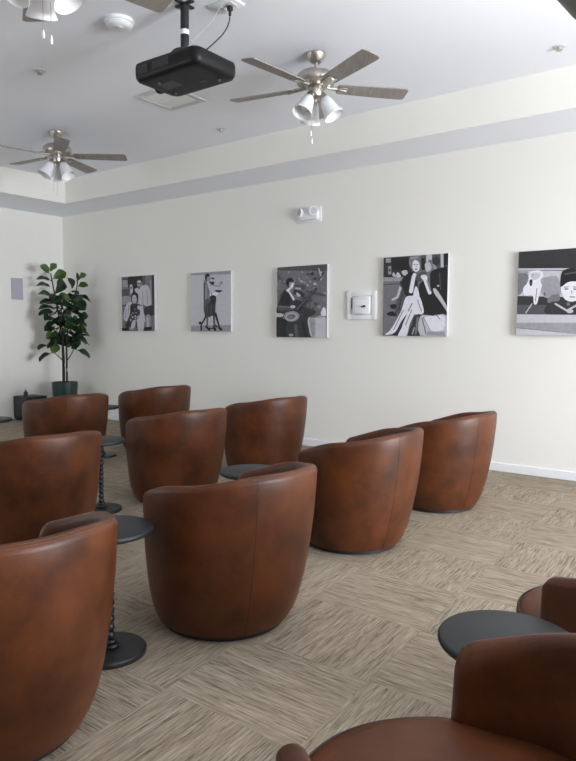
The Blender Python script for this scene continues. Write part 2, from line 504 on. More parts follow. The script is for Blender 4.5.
# ------------------------------------------------------------------ ceiling fans
def make_fan(label, loc, rz):
    t = thing('ceiling_fan', label, 'ceiling fan', loc, rz, 'ceiling fans with frosted light kits')
    bb = B(); lathe(bb, [(0, 0), (.073, 0), (.075, -.006), (.072, -.014), (.056, -.045), (.040, -.064), (.022, -.068), (0, -.068)], 40)
    link('canopy', fix(bb), M['nickel'], t)
    bb = B(); lathe(bb, [(0, -.06), (.0125, -.06), (.0125, -.14), (.03, -.142), (.032, -.15), (0, -.15)], 20)
    link('downrod', fix(bb), M['nickel'], t)
    bb = B(); lathe(bb, [(0, -.118), (.05, -.120), (.075, -.128), (.12, -.142), (.140, -.160), (.145, -.180), (.145, -.208), (.136, -.222), (.09, -.232), (0, -.234)], 48)
    link('motor_housing', fix(bb), M['nickel'], t)
    bb = B(); lathe(bb, [(0, -.230), (.052, -.230), (.056, -.240), (.056, -.300), (.050, -.312), (.03, -.320), (.012, -.330), (.010, -.350), (0, -.352)], 32)
    link('switch_housing', fix(bb), M['nickel'], t)
    for k in range(5):
        rot = Matrix.Rotation(2*pi*k/5, 3, 'Z') @ Matrix.Rotation(radians(-11), 3, 'X')
        bb = B()
        xs_ = [.165, .172, .19, .30, .42, .56, .68, .70, .71]
        ws = [.040, .052, .058, .062, .066, .070, .072, .066, .050]
        lo, hi = [], []
        for x_, w in zip(xs_, ws):
            for s in (-1, 1):
                pass
            lo.append((bb.verts.new(rot @ Vector((x_, -w, -.004))), bb.verts.new(rot @ Vector((x_, w, -.004)))))
            hi.append((bb.verts.new(rot @ Vector((x_, -w, .004))), bb.verts.new(rot @ Vector((x_, w, .004)))))
        for i in range(len(lo)-1):
            a, c, d, e = lo[i], lo[i+1], hi[i], hi[i+1]
            bb.faces.new((a[0], a[1], c[1], c[0])); bb.faces.new((d[0], e[0], e[1], d[1]))
            bb.faces.new((a[0], c[0], e[0], d[0])); bb.faces.new((a[1], d[1], e[1], c[1]))
        bb.faces.new((lo[0][0], hi[0][0], hi[0][1], lo[0][1])); bb.faces.new((lo[-1][0], lo[-1][1], hi[-1][1], hi[-1][0]))
        for v in bb.verts: v.co.z -= .243
        bl = link('blade', fix(bb), M['blade'], t)
        bb = B()
        R4 = Matrix.Rotation(2*pi*k/5, 3, 'Z')
        tube(bb, [R4 @ Vector(p) for p in ((.085, 0, -.236), (.12, .0, -.242), (.165, 0, -.240), (.235, 0, -.252))], [.014, .012, .016, .012], 8)
        box(bb, R4 @ Vector((.205, 0, -.251)), (.075, .07, .005), .002, 1, rot=rot)
        link('blade_iron', fix(bb), M['nickel'], bl)
    for k in range(3):
        a = 2*pi*k/3 + radians(21)
        R4 = Matrix.Rotation(a, 4, 'Z') @ Matrix.Translation((.050, 0, -.300)) @ Matrix.Rotation(radians(-30), 4, 'Y') @ Matrix.Scale(1.18, 4)
        bb = B()
        prof_o = [(.022, -.022), (.032, -.034), (.041, -.060), (.047, -.095), (.056, -.130), (.067, -.156)]
        prof_i = [(r-.004, z) for r, z in reversed(prof_o)]
        lathe(bb, [(.0, -.018)] + prof_o + [(.065, -.1585)] + prof_i + [(.0, -.024)], 36, R4)
        shd = link('lamp_shade', fix(bb), M['frost'], t, sharp=60)
        bb = B(); lathe(bb, [(0, .012), (.016, .012), (.024, -.004), (.026, -.026), (.02, -.028), (0, -.028)], 24, R4)
        link('lamp_holder', fix(bb), M['nickel'], shd)
        bb = B(); lathe(bb, [(0, -.028), (.013, -.03), (.014, -.05), (.026, -.075), (.030, -.095), (.024, -.115), (0, -.125)], 20, R4)
        link('bulb', fix(bb), M['bulb'], shd)
    for (ax, ay, zl) in ((.03, .028, .60), (-.028, .03, .56)):
        bb = B(); tube(bb, [(ax, ay, -.30), (ax*1.05, ay*1.05, -.45), (ax*1.05, ay*1.05, -zl)], .0016, 6)
        pc = link('pull_chain', fix(bb), M['nickel'], t)
        bb = B(); lathe(bb, [(0, 0), (.004, -.002), (.007, -.018), (.0085, -.034), (.006, -.044), (0, -.047)], 14, Matrix.Translation((ax*1.05, ay*1.05, -zl)))
        link('pull_knob', fix(bb), M['white'], pc)
    return t
fan = make_fan('ceiling fan right of the projector, brushed nickel with grey blades', (-2.897, 4.17, HC), radians(120))
copy_tree(fan, 'ceiling fan at left, farthest away above the corner of the room', (-6.175, 4.169, HC), radians(114))
copy_tree(fan, 'ceiling fan cut by the top left corner, only white glass shades showing', (-3.01, 1.96, HC), radians(6))

# ------------------------------------------------------------------ projector
t = thing('projector', 'black projector hung from the ceiling on a short pole', 'projector', (-3.17, 3.09, HC))
PX, PY, PZ = .54, .35, .105
zc = -.405
bb = B()
def ring(sx, sy, z, rc, n=8):
    pts = []
    for qx, qy, a0 in ((1, 1, 0), (-1, 1, 90), (-1, -1, 180), (1, -1, 270)):
        for i in range(n+1):
            a = radians(a0 + 90*i/n)
            pts.append((qx*(sx/2-rc)+rc*cos(a), qy*(sy/2-rc)+rc*sin(a), z))
    return pts
lv = [(.44, .28, -.056, .04), (.51, .33, -.055, .045), (.55, .365, -.048, .05), (.575, .38, -.030, .055), (.58, .385, -.005, .055), (.58, .385, .03, .055), (.57, .375, .050, .052), (.53, .345, .061, .05), (.46, .28, .066, .045)]
rings = []
for sx, sy, z, rc in lv:
    rings.append([bb.verts.new((x, y, z+zc + (.02*(-x/.27) if z > 0 else 0)*.25)) for x, y, z in ring(sx, sy, z, rc)])
for a, c in zip(rings, rings[1:]):
    m = len(a)
    for i in range(m):
        j = (i+1) % m; bb.faces.new((a[i], a[j], c[j], c[i]))
bb.faces.new(list(reversed(rings[0]))); bb.faces.new(rings[-1])
body = link('body', fix(bb), M['projblack'], t, sharp=50)
bb = B()
for (x0, x1) in ((-.235, -.145), (-.10, .05)):
    box(bb, ((x0+x1)/2, -.1925, zc+.008), (x1-x0, .004, .050), .001, 1)
    n = int((x1-x0)/.012)
    for i in range(n): box(bb, (x0+.008+i*.012, -.1945, zc+.008), (.005, .003, .042))
link('vent_grille', bb, M['grille'], body, False)
bb = B(); lathe(bb, [(0, 0), (.048, 0), (.05, -.01), (.05, -.03), (.042, -.03), (.040, -.012), (0, -.010)], 32, Matrix.Translation((-.285, .06, zc)) @ Matrix.Rotation(radians(90), 4, 'Y'))
link('lens_ring', fix(bb), M['black'], body)
bb = B(); box(bb, (-.12, -.02, zc-.0565), (.14, .10, .003), .001, 1); link('lamp_cover', bb, M['grille'], body)
bb = B(); box(bb, (.10, .06, zc-.0565), (.05, .03, .003)); link('air_intake', bb, M['grille'], body)
for x in (-.2, -.15, .2):
    bb = B(); lathe(bb, [(0, 0), (.014, 0), (.014, -.014), (0, -.016)], 16, Matrix.Translation((x, .1 if x != -.15 else -.09, zc-.054)))
    link('foot', fix(bb), M['grille'], body)
bb = B()
box(bb, (.04, -.04, -.006), (.15, .03, .012), .003, 1); box(bb, (.04, -.04, -.006), (.03, .15, .012), .003, 1)
box(bb, (.04, -.04, -.028), (.045, .045, .035), .004, 1)
mount = link('ceiling_bracket', bb, M['black'], t)
bb = B(); tube(bb, [(.04, -.04, -.02), (.04, -.04, -.31)], .027, 20)
link('pole', fix(bb), M['black'], t)
bb = B(); tube(bb, [(.04, -.04, -.165), (.04, -.04, -.195)], .0276, 20)
link('paper_tag', fix(bb), M['white'], t)
bb = B(); lathe(bb, [(0, -.285), (.035, -.287), (.08, -.300), (.095, -.318), (.095, -.33), (0, -.335)], 32, Matrix.Translation((.04, -.04, 0)))
for s in (-1, 1):
    tube(bb, [(.04, -.04, -.32), (.04+.12*s, -.04+.08, -.342), (.04+.19*s, -.04+.10, -.352), (.04+.19*s, .06, -.37)], .010, 8)
    tube(bb, [(.04, -.04, -.32), (.04+.12*s, -.10, -.342), (.04+.17*s, -.115, -.352), (.04+.17*s, -.115, -.37)], .010, 8)
link('mount_arms', fix(bb), M['black'], t)
op = thing('ceiling_outlet', 'white outlet plate on the ceiling beside the projector pole', 'outlet', (-2.93, 3.22, HC))
bb = B(); box(bb, (0, 0, -.006), (.20, .13, .012), .004, 2); link('cover_plate', bb, M['white'], op)
for s in (-1, 1):
    bb = B(); box(bb, (.045*s, 0, -.0145), (.045, .06, .005), .002, 1); link('socket', bb, M['vent'], op)
cd = thing('power_cord', 'thin black cord running from the ceiling outlet to the projector', 'cord', (-2.90, 3.22, HC))
bb = B(); box(bb, (.0, 0, -.032), (.03, .03, .03), .006, 2); tube(bb, [(0, 0, -.045), (0, 0, -.075)], .009, 10); link('plug', fix(bb), M['black'], cd)
def bez(p, n=20):
    out = []
    for i in range(n+1):
        u = i/n; q = [Vector(a) for a in p]
        while len(q) > 1: q = [q[k].lerp(q[k+1], u) for k in range(len(q)-1)]
        out.append(q[0])
    return out
bb = B(); tube(bb, bez([(0, 0, -.07), (.0, 0, -.20), (-.10, -.08, -.25), (-.21, -.13, -.362)]), .0042, 8); link('cable', fix(bb), M['black'], cd)
gc = tag(link('signal_cable', fix(tube(B(), bez([(-2.95, 3.19, HC-.004), (-2.99, 3.16, HC-.15), (-3.09, 3.06, HC-.22), (-3.13, 3.02, HC-.33)]), .0018, 8)), M['speaker']),
         'thin pale grey cable hanging between the ceiling and the projector', 'cable')

# ------------------------------------------------------------------ assumed hanging uplight at the right, added to brighten the ceiling
UX, UY, UZ = -.575, 2.87, 2.685
t = thing('pendant_uplight', 'dark hanging bowl lamp cut by the top right corner', 'lamp', (UX, UY, HC))
bb = B(); lathe(bb, [(0, 0), (.06, 0), (.06, -.02), (.02, -.03), (0, -.03)], 32); link('canopy', fix(bb), M['lampgrey'], t)
bb = B(); tube(bb, [(0, 0, -.02), (0, 0, UZ-HC-.10)], .008, 12); link('rod', fix(bb), M['lampgrey'], t)
bb = B(); dz = UZ-HC
lathe(bb, [(0, dz-.185), (.07, dz-.18), (.13, dz-.15), (.175, dz-.10), (.25, dz), (.246, dz+.003), (.24, dz), (.168, dz-.095), (.125, dz-.142), (.07, dz-.170), (0, dz-.175)], 64)
link('bowl', fix(bb), M['lampgrey'], t)
bb = B(); lathe(bb, [(0, dz-.16), (.02, dz-.16), (.02, dz-.11), (0, dz-.11)], 20, Matrix.Translation((.05, 0, 0))); link('lamp_socket', fix(bb), M['lampgrey'], t)
# ------------------------------------------------------------------ things on the ceiling
t = thing('smoke_detector', 'round white smoke detector on the ceiling left of the projector', 'smoke detector', (-3.65, 2.955, HC))
bb = B(); lathe(bb, [(0, 0), (.096, 0), (.098, -.008), (.096, -.02), (.088, -.024), (0, -.024)], 40); link('mounting_base', fix(bb), M['white'], t)
bb = B(); lathe(bb, [(.086, -.022), (.088, -.030), (.082, -.042), (.06, -.052), (.03, -.056), (0, -.056)], 40); link('cover', fix(bb), M['white'], t)
bb = B(); lathe(bb, [(0, -.054), (.022, -.0545), (.024, -.058), (.018, -.061), (0, -.062)], 20, Matrix.Translation((.02, -.02, 0))); link('sensor_cap', fix(bb), M['vent'], t)
t = thing('ceiling_vent', 'square white air vent in the ceiling just beyond the projector', 'air vent', (-4.47, 4.17, HC))
bb = B()
for s in (-1, 1):
    box(bb, (.205*s, 0, -.006), (.05, .46, .012), .003, 1); box(bb, (0, .205*s, -.006), (.36, .05, .012), .003, 1)
link('frame', bb, M['vent'], t)
bb = B(); box(bb, (0, 0, -.002), (.37, .37, .004)); link('backing', bb, M['whiteb'], t)
for s in (-1, 1):
    bb = B(); box(bb, (0, .09*s, -.007), (.32, .15, .008), .002, 1); link('diffuser_panel', bb, M['whiteb'], t)
spr = thing('sprinkler_cover', 'small round sprinkler cover on the ceiling below the top left fan', 'sprinkler', (-4.85, 3.13, HC), 0, 'sprinkler heads in the ceiling')
bb = B(); lathe(bb, [(0, 0), (.045, 0), (.046, -.004), (.03, -.007), (0, -.007)], 28); link('escutcheon', fix(bb), M['vent'], spr)
bb = B(); lathe(bb, [(0, -.006), (.014, -.006), (.012, -.02), (.022, -.024), (.022, -.027), (0, -.027)], 20); link('deflector', fix(bb), M['nickel'], spr)
copy_tree(spr, 'small round sprinkler cover on the ceiling left of the right fan above the soffit', (-4.72, 5.10, HC))
copy_tree(spr, 'small round sprinkler cover on the ceiling at top right of the photo', (-1.41, 5.11, HC))

# ------------------------------------------------------------------ things on the walls
t = thing('emergency_light', 'white twin-lamp emergency light high on the picture wall', 'emergency light', (-4.345, D+.002, 2.62))
bb = B(); box(bb, (0, -.006, 0), (.33, .012, .165), .004, 2); link('back_plate', bb, M['white'], t)
bb = B(); box(bb, (.01, -.03, -.01), (.25, .045, .10), .012, 3); link('housing', bb, M['white'], t)
for s in (-1, 1):
    R4 = Matrix.Translation((.085*s+.0, -.04, .03)) @ Matrix.Rotation(radians(90), 4, 'X') @ Matrix.Rotation(radians(25*s), 4, 'Y')
    bb = B(); lathe(bb, [(0, -.01), (.03, -.01), (.045, .01), (.05, .035), (.044, .036), (.03, .022), (0, .018)], 28, R4); h = link('lamp_head', fix(bb), M['white'], t)
    bb = B(); lathe(bb, [(0, .036), (.03, .034), (.044, .030), (.04, .026), (0, .026)], 28, R4); link('lens', fix(bb), M['lens'], h)
t = thing('wall_control_box', 'square white lockable control box on the wall between two pictures', 'control box', (-3.645, D, 1.598))
bb = B()
for s in (-1, 1):
    box(bb, (.165*s, -.012, 0), (.06, .024, .325), .005, 2); box(bb, (0, -.012, .135*s), (.28, .024, .055), .005, 2)
link('surround', bb, M['whiteb'], t)
bb = B(); box(bb, (0, -.004, 0), (.30, .008, .24)); link('back_panel', bb, M['vent'], t)
bb = B(); box(bb, (.005, -.024, 0), (.225, .040, .20), .006, 2); dr = link('cover_door', bb, M['whiteb'], t)
bb = B()
for i in range(9): box(bb, (-.075+i*.019, -.0445, .075), (.007, .003, .018))
for i in range(8): box(bb, (-.075, -.0445, .045-i*.015), (.012, .003, .005))
link('vent_slots', bb, M['vent'], dr, False)
bb = B(); box(bb, (-.122, -.02, .02), (.010, .026, .12), .002, 1); link('hinge', bb, M['black'], t)
bb = B(); lathe(bb, [(0, 0), (.013, 0), (.013, .018), (.009, .02), (0, .02)], 20, Matrix.Translation((.055, -.043, -.012)) @ Matrix.Rotation(radians(90), 4, 'X'))
box(bb, (.048, -.062, -.016), (.05, .006, .014), .002, 1, rot=Matrix.Rotation(radians(-20), 3, 'Y')); link('lock', fix(bb), M['black'], dr)
bpy.data.objects['wall_control_box'].scale = (.93, 1, .93)
t = thing('wall_speaker', 'flat lavender grey speaker panel on the left wall beside the plant', 'speaker', (-L, 5.365, 1.915))
bb = B()
for s in (-1, 1):
    box(bb, (.006, .085*s, 0), (.012, .012, .31), .002, 1); box(bb, (.006, 0, .149*s), (.012, .16, .012), .002, 1)
link('frame', bb, M['speaker'], t)
bb = B(); box(bb, (.005, 0, 0), (.009, .16, .29), .002, 1); link('grille', bb, M['speaker'], t)

# ------------------------------------------------------------------ black floor box with a small bottle
t = thing('subwoofer_box', 'low black box on the floor against the left wall beside the plant', 'box', (-8.83, 5.42, 0))
bb = B(); box(bb, (0, 0, .185), (.34, .34, .33), .012, 3); link('cabinet', bb, M['subblack'], t)
bb = B(); box(bb, (.172, 0, .185), (.008, .29, .28), .003, 1); link('front_cloth', bb, M['subblack'], t)
for sx in (-1, 1):
    for sy in (-1, 1):
        bb = B(); lathe(bb, [(0, 0), (.02, 0), (.022, .022), (0, .022)], 16, Matrix.Translation((.13*sx, .13*sy, 0))); link('foot', fix(bb), M['black'], t)
t = thing('small_bottle', 'tiny dark bottle with pale top standing on the black floor box', 'bottle', (-8.78, 5.32, .35))
bb = B(); lathe(bb, [(0, 0), (.03, 0), (.031, .05), (.026, .066), (.012, .08), (.012, .10), (0, .10)], 20); link('bottle_body', fix(bb), M['black'], t)
bb = B(); lathe(bb, [(0, .098), (.016, .098), (.018, .125), (.010, .14), (0, .142)], 16); link('cap', fix(bb), M['vent'], t)

# ------------------------------------------------------------------ potted tree
PLX, PLY = -8.40, 5.715
t = thing('potted_tree', 'tall leafy fig tree in a dark green pot in the room corner', 'plant', (PLX, PLY, 0))
bb = B(); lathe(bb, [(0, 0), (.135, 0), (.142, .01), (.165, .25), (.182, .545), (.182, .56), (.168, .56), (.165, .50), (0, .50)], 48); link('pot', fix(bb), M['pot'], t)
bb = B(); lathe(bb, [(0, .525), (.08, .53), (.166, .515), (.16, .49), (0, .49)], 32); link('soil', fix(bb), M['soil'], t)
# plant coordinates: (a, h): a to the viewer's right, h above the floor, d depth away from the viewer
RV = Vector((cos(YAW), -sin(YAW), 0)); FV = Vector((sin(YAW), cos(YAW), 0))
def pp(cx_, cy_, d=0.):    # position in the close-up of the tree -> metres on the tree
    px, py = 30 + cx_/5.25, 255 + cy_/5.25
    a = (px - 65.3)/68.8; h = (420.0 - py)/68.8
    return RV*a + FV*d + Vector((0, 0, h))
def stem(pts, r0, r1):
    P_ = [Vector(p) for p in pts]; n = len(P_)
    sm = []
    for i in range(n-1):
        for k in range(5):
            u = k/5; p0, p1, p2, p3 = P_[max(i-1, 0)], P_[i], P_[i+1], P_[min(i+2, n-1)]
            sm.append(.5*((2*p1)+(p2-p0)*u+(2*p0-5*p1+4*p2-p3)*u*u+(3*p1-p0-3*p2+p3)*u**3))
    sm.append(P_[-1])
    bb = B(); tube(bb, sm, [r0+(r1-r0)*i/(len(sm)-1) for i in range(len(sm))], 8)
    link('stem', fix(bb), M['bark'], t)
def base(a, d): return RV*a + FV*d + Vector((0, 0, .50))
stem([base(-.02, 0), pp(178, 560, .0), pp(172, 440, .02), pp(150, 280, .04), pp(128, 130, .0), pp(122, 95, 0)], .017, .007)
stem([base(.02, .03), pp(195, 560, .02), pp(205, 440, -.04), pp(228, 280, -.04), pp(255, 180, 0), pp(264, 120, 0)], .016, .006)
stem([base(.0, -.03), pp(188, 560, -.03), pp(192, 440, -.10), pp(190, 330, -.12), pp(188, 235, -.12)], .014, .006)
stem([pp(174, 548, 0), pp(152, 525, -.02), pp(135, 506, -.05)], .008, .005)
stem([pp(202, 548, 0), pp(230, 510, -.03), pp(247, 470, -.06)], .008, .005)
fol = B()
def leaf(b0, tip, wid, mat, roll=0.):
    b0, tip = Vector(b0), Vector(tip)
    ax = tip-b0; ln = ax.length; ax.normalize()
    side = ax.cross(Vector((0, 0, 1)))
    if side.length < .1: side = RV.copy()
    side.normalize(); nrm = side.cross(ax)
    side, nrm = side*cos(roll)+nrm*sin(roll), nrm*cos(roll)-side*sin(roll)
    prof = [(0, .02), (.10, .05), (.22, .34), (.40, .72), (.58, .98), (.74, 1.), (.88, .72), (.97, .32), (1., .03)]
    rows = []
    for s, w in prof:
        c = b0 + ax*(ln*s) - nrm*(ln*.16*s*s) + nrm*(ln*.05*sin(pi*s))
        hw = w*wid/2
        wv = .010*sin(s*11+ln*40)
        rows.append([c - side*hw + nrm*(hw*.28+wv), c - side*hw*.5 + nrm*hw*.08, c, c + side*hw*.5 + nrm*hw*.08, c + side*hw + nrm*(hw*.28-wv)])
    th = nrm*.0012
    for sgn in (1, -1):
        V = [[fol.verts.new(p + th*sgn) for p in row] for row in rows]
        for r1, r2 in zip(V, V[1:]):
            for i in range(4):
                q = (r1[i], r1[i+1], r2[i+1], r2[i])
                f = fol.faces.new(q if sgn > 0 else tuple(reversed(q))); f.material_index = mat
LV = [(120,100,95,55,1,1.4),(125,90,156,46,1,1.4),(130,125,190,85,1,1.2),(130,135,58,118,0,.4),(125,165,48,150,0,.4),(135,208,206,128,0,1.2),
      (125,215,55,190,0,.5),(205,115,252,168,0,1.2),(262,140,264,90,0,1.4),(265,130,306,96,1,1.0),(258,165,312,148,1,.8),(222,190,268,197,0,.4),
      (250,210,337,233,0,.3),(190,250,180,193,1,1.4),(140,245,63,243,0,.4),(142,275,66,272,0,.4),(145,300,62,300,0,.5),(150,332,78,328,0,.4),
      (235,248,300,250,0,.5),(268,240,303,284,0,.9),(235,300,302,318,0,.5),(238,330,292,348,0,.4),(160,352,92,372,0,.5),(270,400,282,348,1,1.4),
      (275,402,318,408,1,.6),(152,400,98,432,1,.8),(160,420,122,462,0,.9),(240,430,332,456,0,.6),(250,440,302,432,0,.4),(160,468,128,500,0,.7),
      (245,493,316,526,0,.5),(135,508,58,543,0,.3),(110,470,34,484,0,.1)]
for (x0, y0, x1, y1, mt, rl) in LV:
    d0 = random.uniform(-.05, .05); d1 = d0 + random.uniform(-.14, .10)
    a, c = pp(x0, y0, d0), pp(x1, y1, d1)
    leaf(a, c, max(.11, min(.165, (c-a).length*.72)), mt, rl*random.choice((1, -1)))
for i in range(125):
    y0 = random.uniform(215, 480); x0 = random.uniform(130, 265) if y0 < 440 else random.uniform(145, 185)+random.choice((0, 70))
    d0 = random.uniform(-.14, .14)
    ang = random.uniform(0, 2*pi); ln = random.uniform(.16, .23)
    a = pp(x0, y0, d0)
    c = a + RV*(ln*.7*cos(ang)) + FV*(ln*.8*sin(ang)) + Vector((0, 0, random.uniform(-.07, .05)))
    leaf(a, c, random.uniform(.11, .15), 0 if random.random() < .88 else 1, random.uniform(-1.2, 1.2))
link('foliage', fol, [M['leaf'], M['leafy']], t, sharp=180)

# ------------------------------------------------------------------ canvas pictures
GREYS = [M['g%d' % i] for i in range(7)]
def rect(x0, y0, x1, y1): return [(x0, y0), (x1, y0), (x1, y1), (x0, y1)]
def picture(label, x0, x1, z0, z1, bg, shapes, dep=.036):
    w, h = x1-x0, z1-z0
    t = thing('canvas_picture', label, 'picture', ((x0+x1)/2, D, (z0+z1)/2), 0, 'black and white canvases on the long wall')
    bb = B(); box(bb, (0, -dep/2, 0), (w, dep, h), .003, 2); link('canvas', bb, M['canvas'], t)
    bb = B()
    for i, (g, poly) in enumerate([(bg, rect(0, 0, 1, 1))] + shapes):
        y = -dep - .0004 - .00012*i
        cl = []
        for (u, v) in poly:
            p = (-w/2 + w*u, y, -h/2 + h*v)
            if not cl or (Vector(p)-Vector(cl[-1])).length > 1e-4: cl.append(p)
        if (Vector(cl[0])-Vector(cl[-1])).length < 1e-4: cl.pop()
        if len(cl) < 3: continue
        f = bb.faces.new([bb.verts.new(p) for p in cl]); f.material_index = g
        f.normal_update()
        if f.normal.y > 0: f.normal_flip()
    bmesh.ops.triangulate(bb, faces=bb.faces, ngon_method='EAR_CLIP')
    link('photo_print', bb, GREYS, t, False)

def conv(TL, TR, BL, BR):
    # close-up coordinates of a print -> print coordinates 0..1
    def f(p):
        u = v = .5
        for _ in range(6):
            lx = TL[0]+(BL[0]-TL[0])*v; rx = TR[0]+(BR[0]-TR[0])*v
            u = (p[0]-lx)/(rx-lx)
            ty = TL[1]+(TR[1]-TL[1])*u; by = BL[1]+(BR[1]-BL[1])*u
            v = (p[1]-ty)/(by-ty)
        return (min(1, max(0, u)), min(1, max(0, 1-v)))
    return f
def cell(x, y, rx, ry, rot=0., n=18):
    c, s_ = cos(radians(rot)), sin(radians(rot))
    return [(x+rx*cos(2*pi*i/n)*c-ry*sin(2*pi*i/n)*s_, y+rx*cos(2*pi*i/n)*s_+ry*sin(2*pi*i/n)*c) for i in range(n)]
def cbar(x0, y0, x1, y1, w0, w1=None):
    w1 = w0 if w1 is None else w1
    d = Vector((x1-x0, y1-y0)).normalized(); n = Vector((-d.y, d.x)); out = []
    for (x, y, w, a0) in ((x1, y1, w1, -90), (x0, y0, w0, 90)):
        for i in range(7):
            a = radians(a0+180*i/6)
            out.append((x+w*(d.x*cos(a)+n.x*sin(a)), y+w*(d.y*cos(a)+n.y*sin(a))))
    return out
def cblob(pts, k=5):
    P_ = [Vector(p) for p in pts]; n = len(P_); out = []
    for i in range(n):
        p0, p1, p2, p3 = P_[i-1], P_[i], P_[(i+1) % n], P_[(i+2) % n]
        for j in range(k):
            u = j/k; q = .5*((2*p1)+(p2-p0)*u+(2*p0-5*p1+4*p2-p3)*u*u+(3*p1-p0-3*p2+p3)*u**3)
            out.append((q.x, q.y))
    return out
def crect(x0, y0, x1, y1): return [(x0, y0), (x1, y0), (x1, y1), (x0, y1)]
def speck(x0, y0, x1, y1, n, r0, r1, gs, seed):
    rr = random.Random(seed)
    return [(rr.choice(gs), cell(rr.uniform(x0, x1), rr.uniform(y0, y1), rr.uniform(r0, r1), rr.uniform(r0, r1)*.8, rr.uniform(0, 90), 8)) for _ in range(n)]
def put(f, shapes): return [(g, [f(p) for p in poly]) for g, poly in shapes]

# 1 a figure in a pale coat standing behind a seated one
f1 = conv((70, 130), (425, 105), (75, 668), (415, 672))
picture('black and white canvas of a figure in pale coat behind a seated one, leftmost picture', -7.582, -6.897, 1.309, 2.071, 3, put(f1, [
    (2, crect(70, 250, 150, 420)), (4, cblob([(72, 330), (150, 320), (190, 370), (120, 400), (72, 400)])), (4, crect(80, 150, 150, 230)), (2, crect(72, 140, 180, 160)),
    (0, cblob([(150, 120), (310, 110), (290, 190), (240, 270), (190, 290), (150, 260)])), (2, crect(300, 110, 330, 220)), (1, crect(398, 100, 425, 420)), (4, crect(378, 160, 392, 420)),
    (5, cblob([(160, 215), (185, 205), (195, 250), (185, 300), (168, 290)])), (3, cell(175, 235, 12, 18)),
    (5, cblob([(215, 255), (255, 232), (330, 205), (370, 235), (385, 330), (380, 400), (345, 425), (300, 400), (305, 470), (320, 580), (250, 500), (250, 330)])),
    (4, cbar(300, 270, 300, 420, 4)), (4, cbar(345, 260, 350, 400, 5)), (4, cell(265, 195, 24, 40)), (5, cell(265, 178, 24, 16)), (0, cblob([(240, 130), (290, 128), (292, 152), (262, 158), (238, 155)])), (2, cbar(250, 190, 282, 190, 5)), (1, cbar(265, 226, 262, 240, 8)),
    (1, cblob([(318, 435), (420, 415), (422, 500), (330, 520)])), (4, cblob([(330, 520), (375, 515), (370, 640), (335, 640)])), (5, crect(340, 530, 352, 630)), (0, cblob([(300, 640), (380, 628), (380, 660), (310, 668)])),
    (5, cblob([(92, 545), (105, 450), (140, 385), (185, 388), (185, 440), (150, 530), (130, 572)])), (3, cbar(120, 450, 110, 540, 3)), (3, cbar(150, 410, 140, 500, 3)),
    (1, cblob([(170, 405), (250, 400), (285, 430), (275, 520), (215, 560), (150, 640), (110, 620), (160, 500)]))]
    + speck(165, 430, 260, 590, 24, 5, 12, (3, 4, 5), 3) + [
    (5, cblob([(270, 415), (298, 445), (300, 535), (255, 550), (228, 538), (268, 505)])), (0, cbar(235, 545, 290, 540, 6)), (5, cell(262, 432, 20, 22)), (0, cbar(252, 405, 285, 412, 6)),
    (0, cblob([(178, 370), (182, 300), (215, 275), (252, 300), (255, 350), (245, 385), (235, 330), (200, 320), (190, 370)])), (5, cell(213, 348, 26, 42)), (1, cbar(198, 340, 208, 339, 3)), (1, cbar(220, 339, 232, 340, 3)), (2, cbar(206, 368, 222, 368, 3)),
    (0, cblob([(180, 420), (205, 450), (195, 470), (175, 450)])), (5, cblob([(245, 545), (310, 545), (300, 668), (240, 668), (235, 600)])), (5, cblob([(190, 570), (222, 560), (215, 620), (190, 650), (172, 630)])), (1, cbar(232, 580, 240, 668, 6)), (0, crect(75, 640, 150, 670)), (4, cbar(160, 640, 185, 655, 8))]))

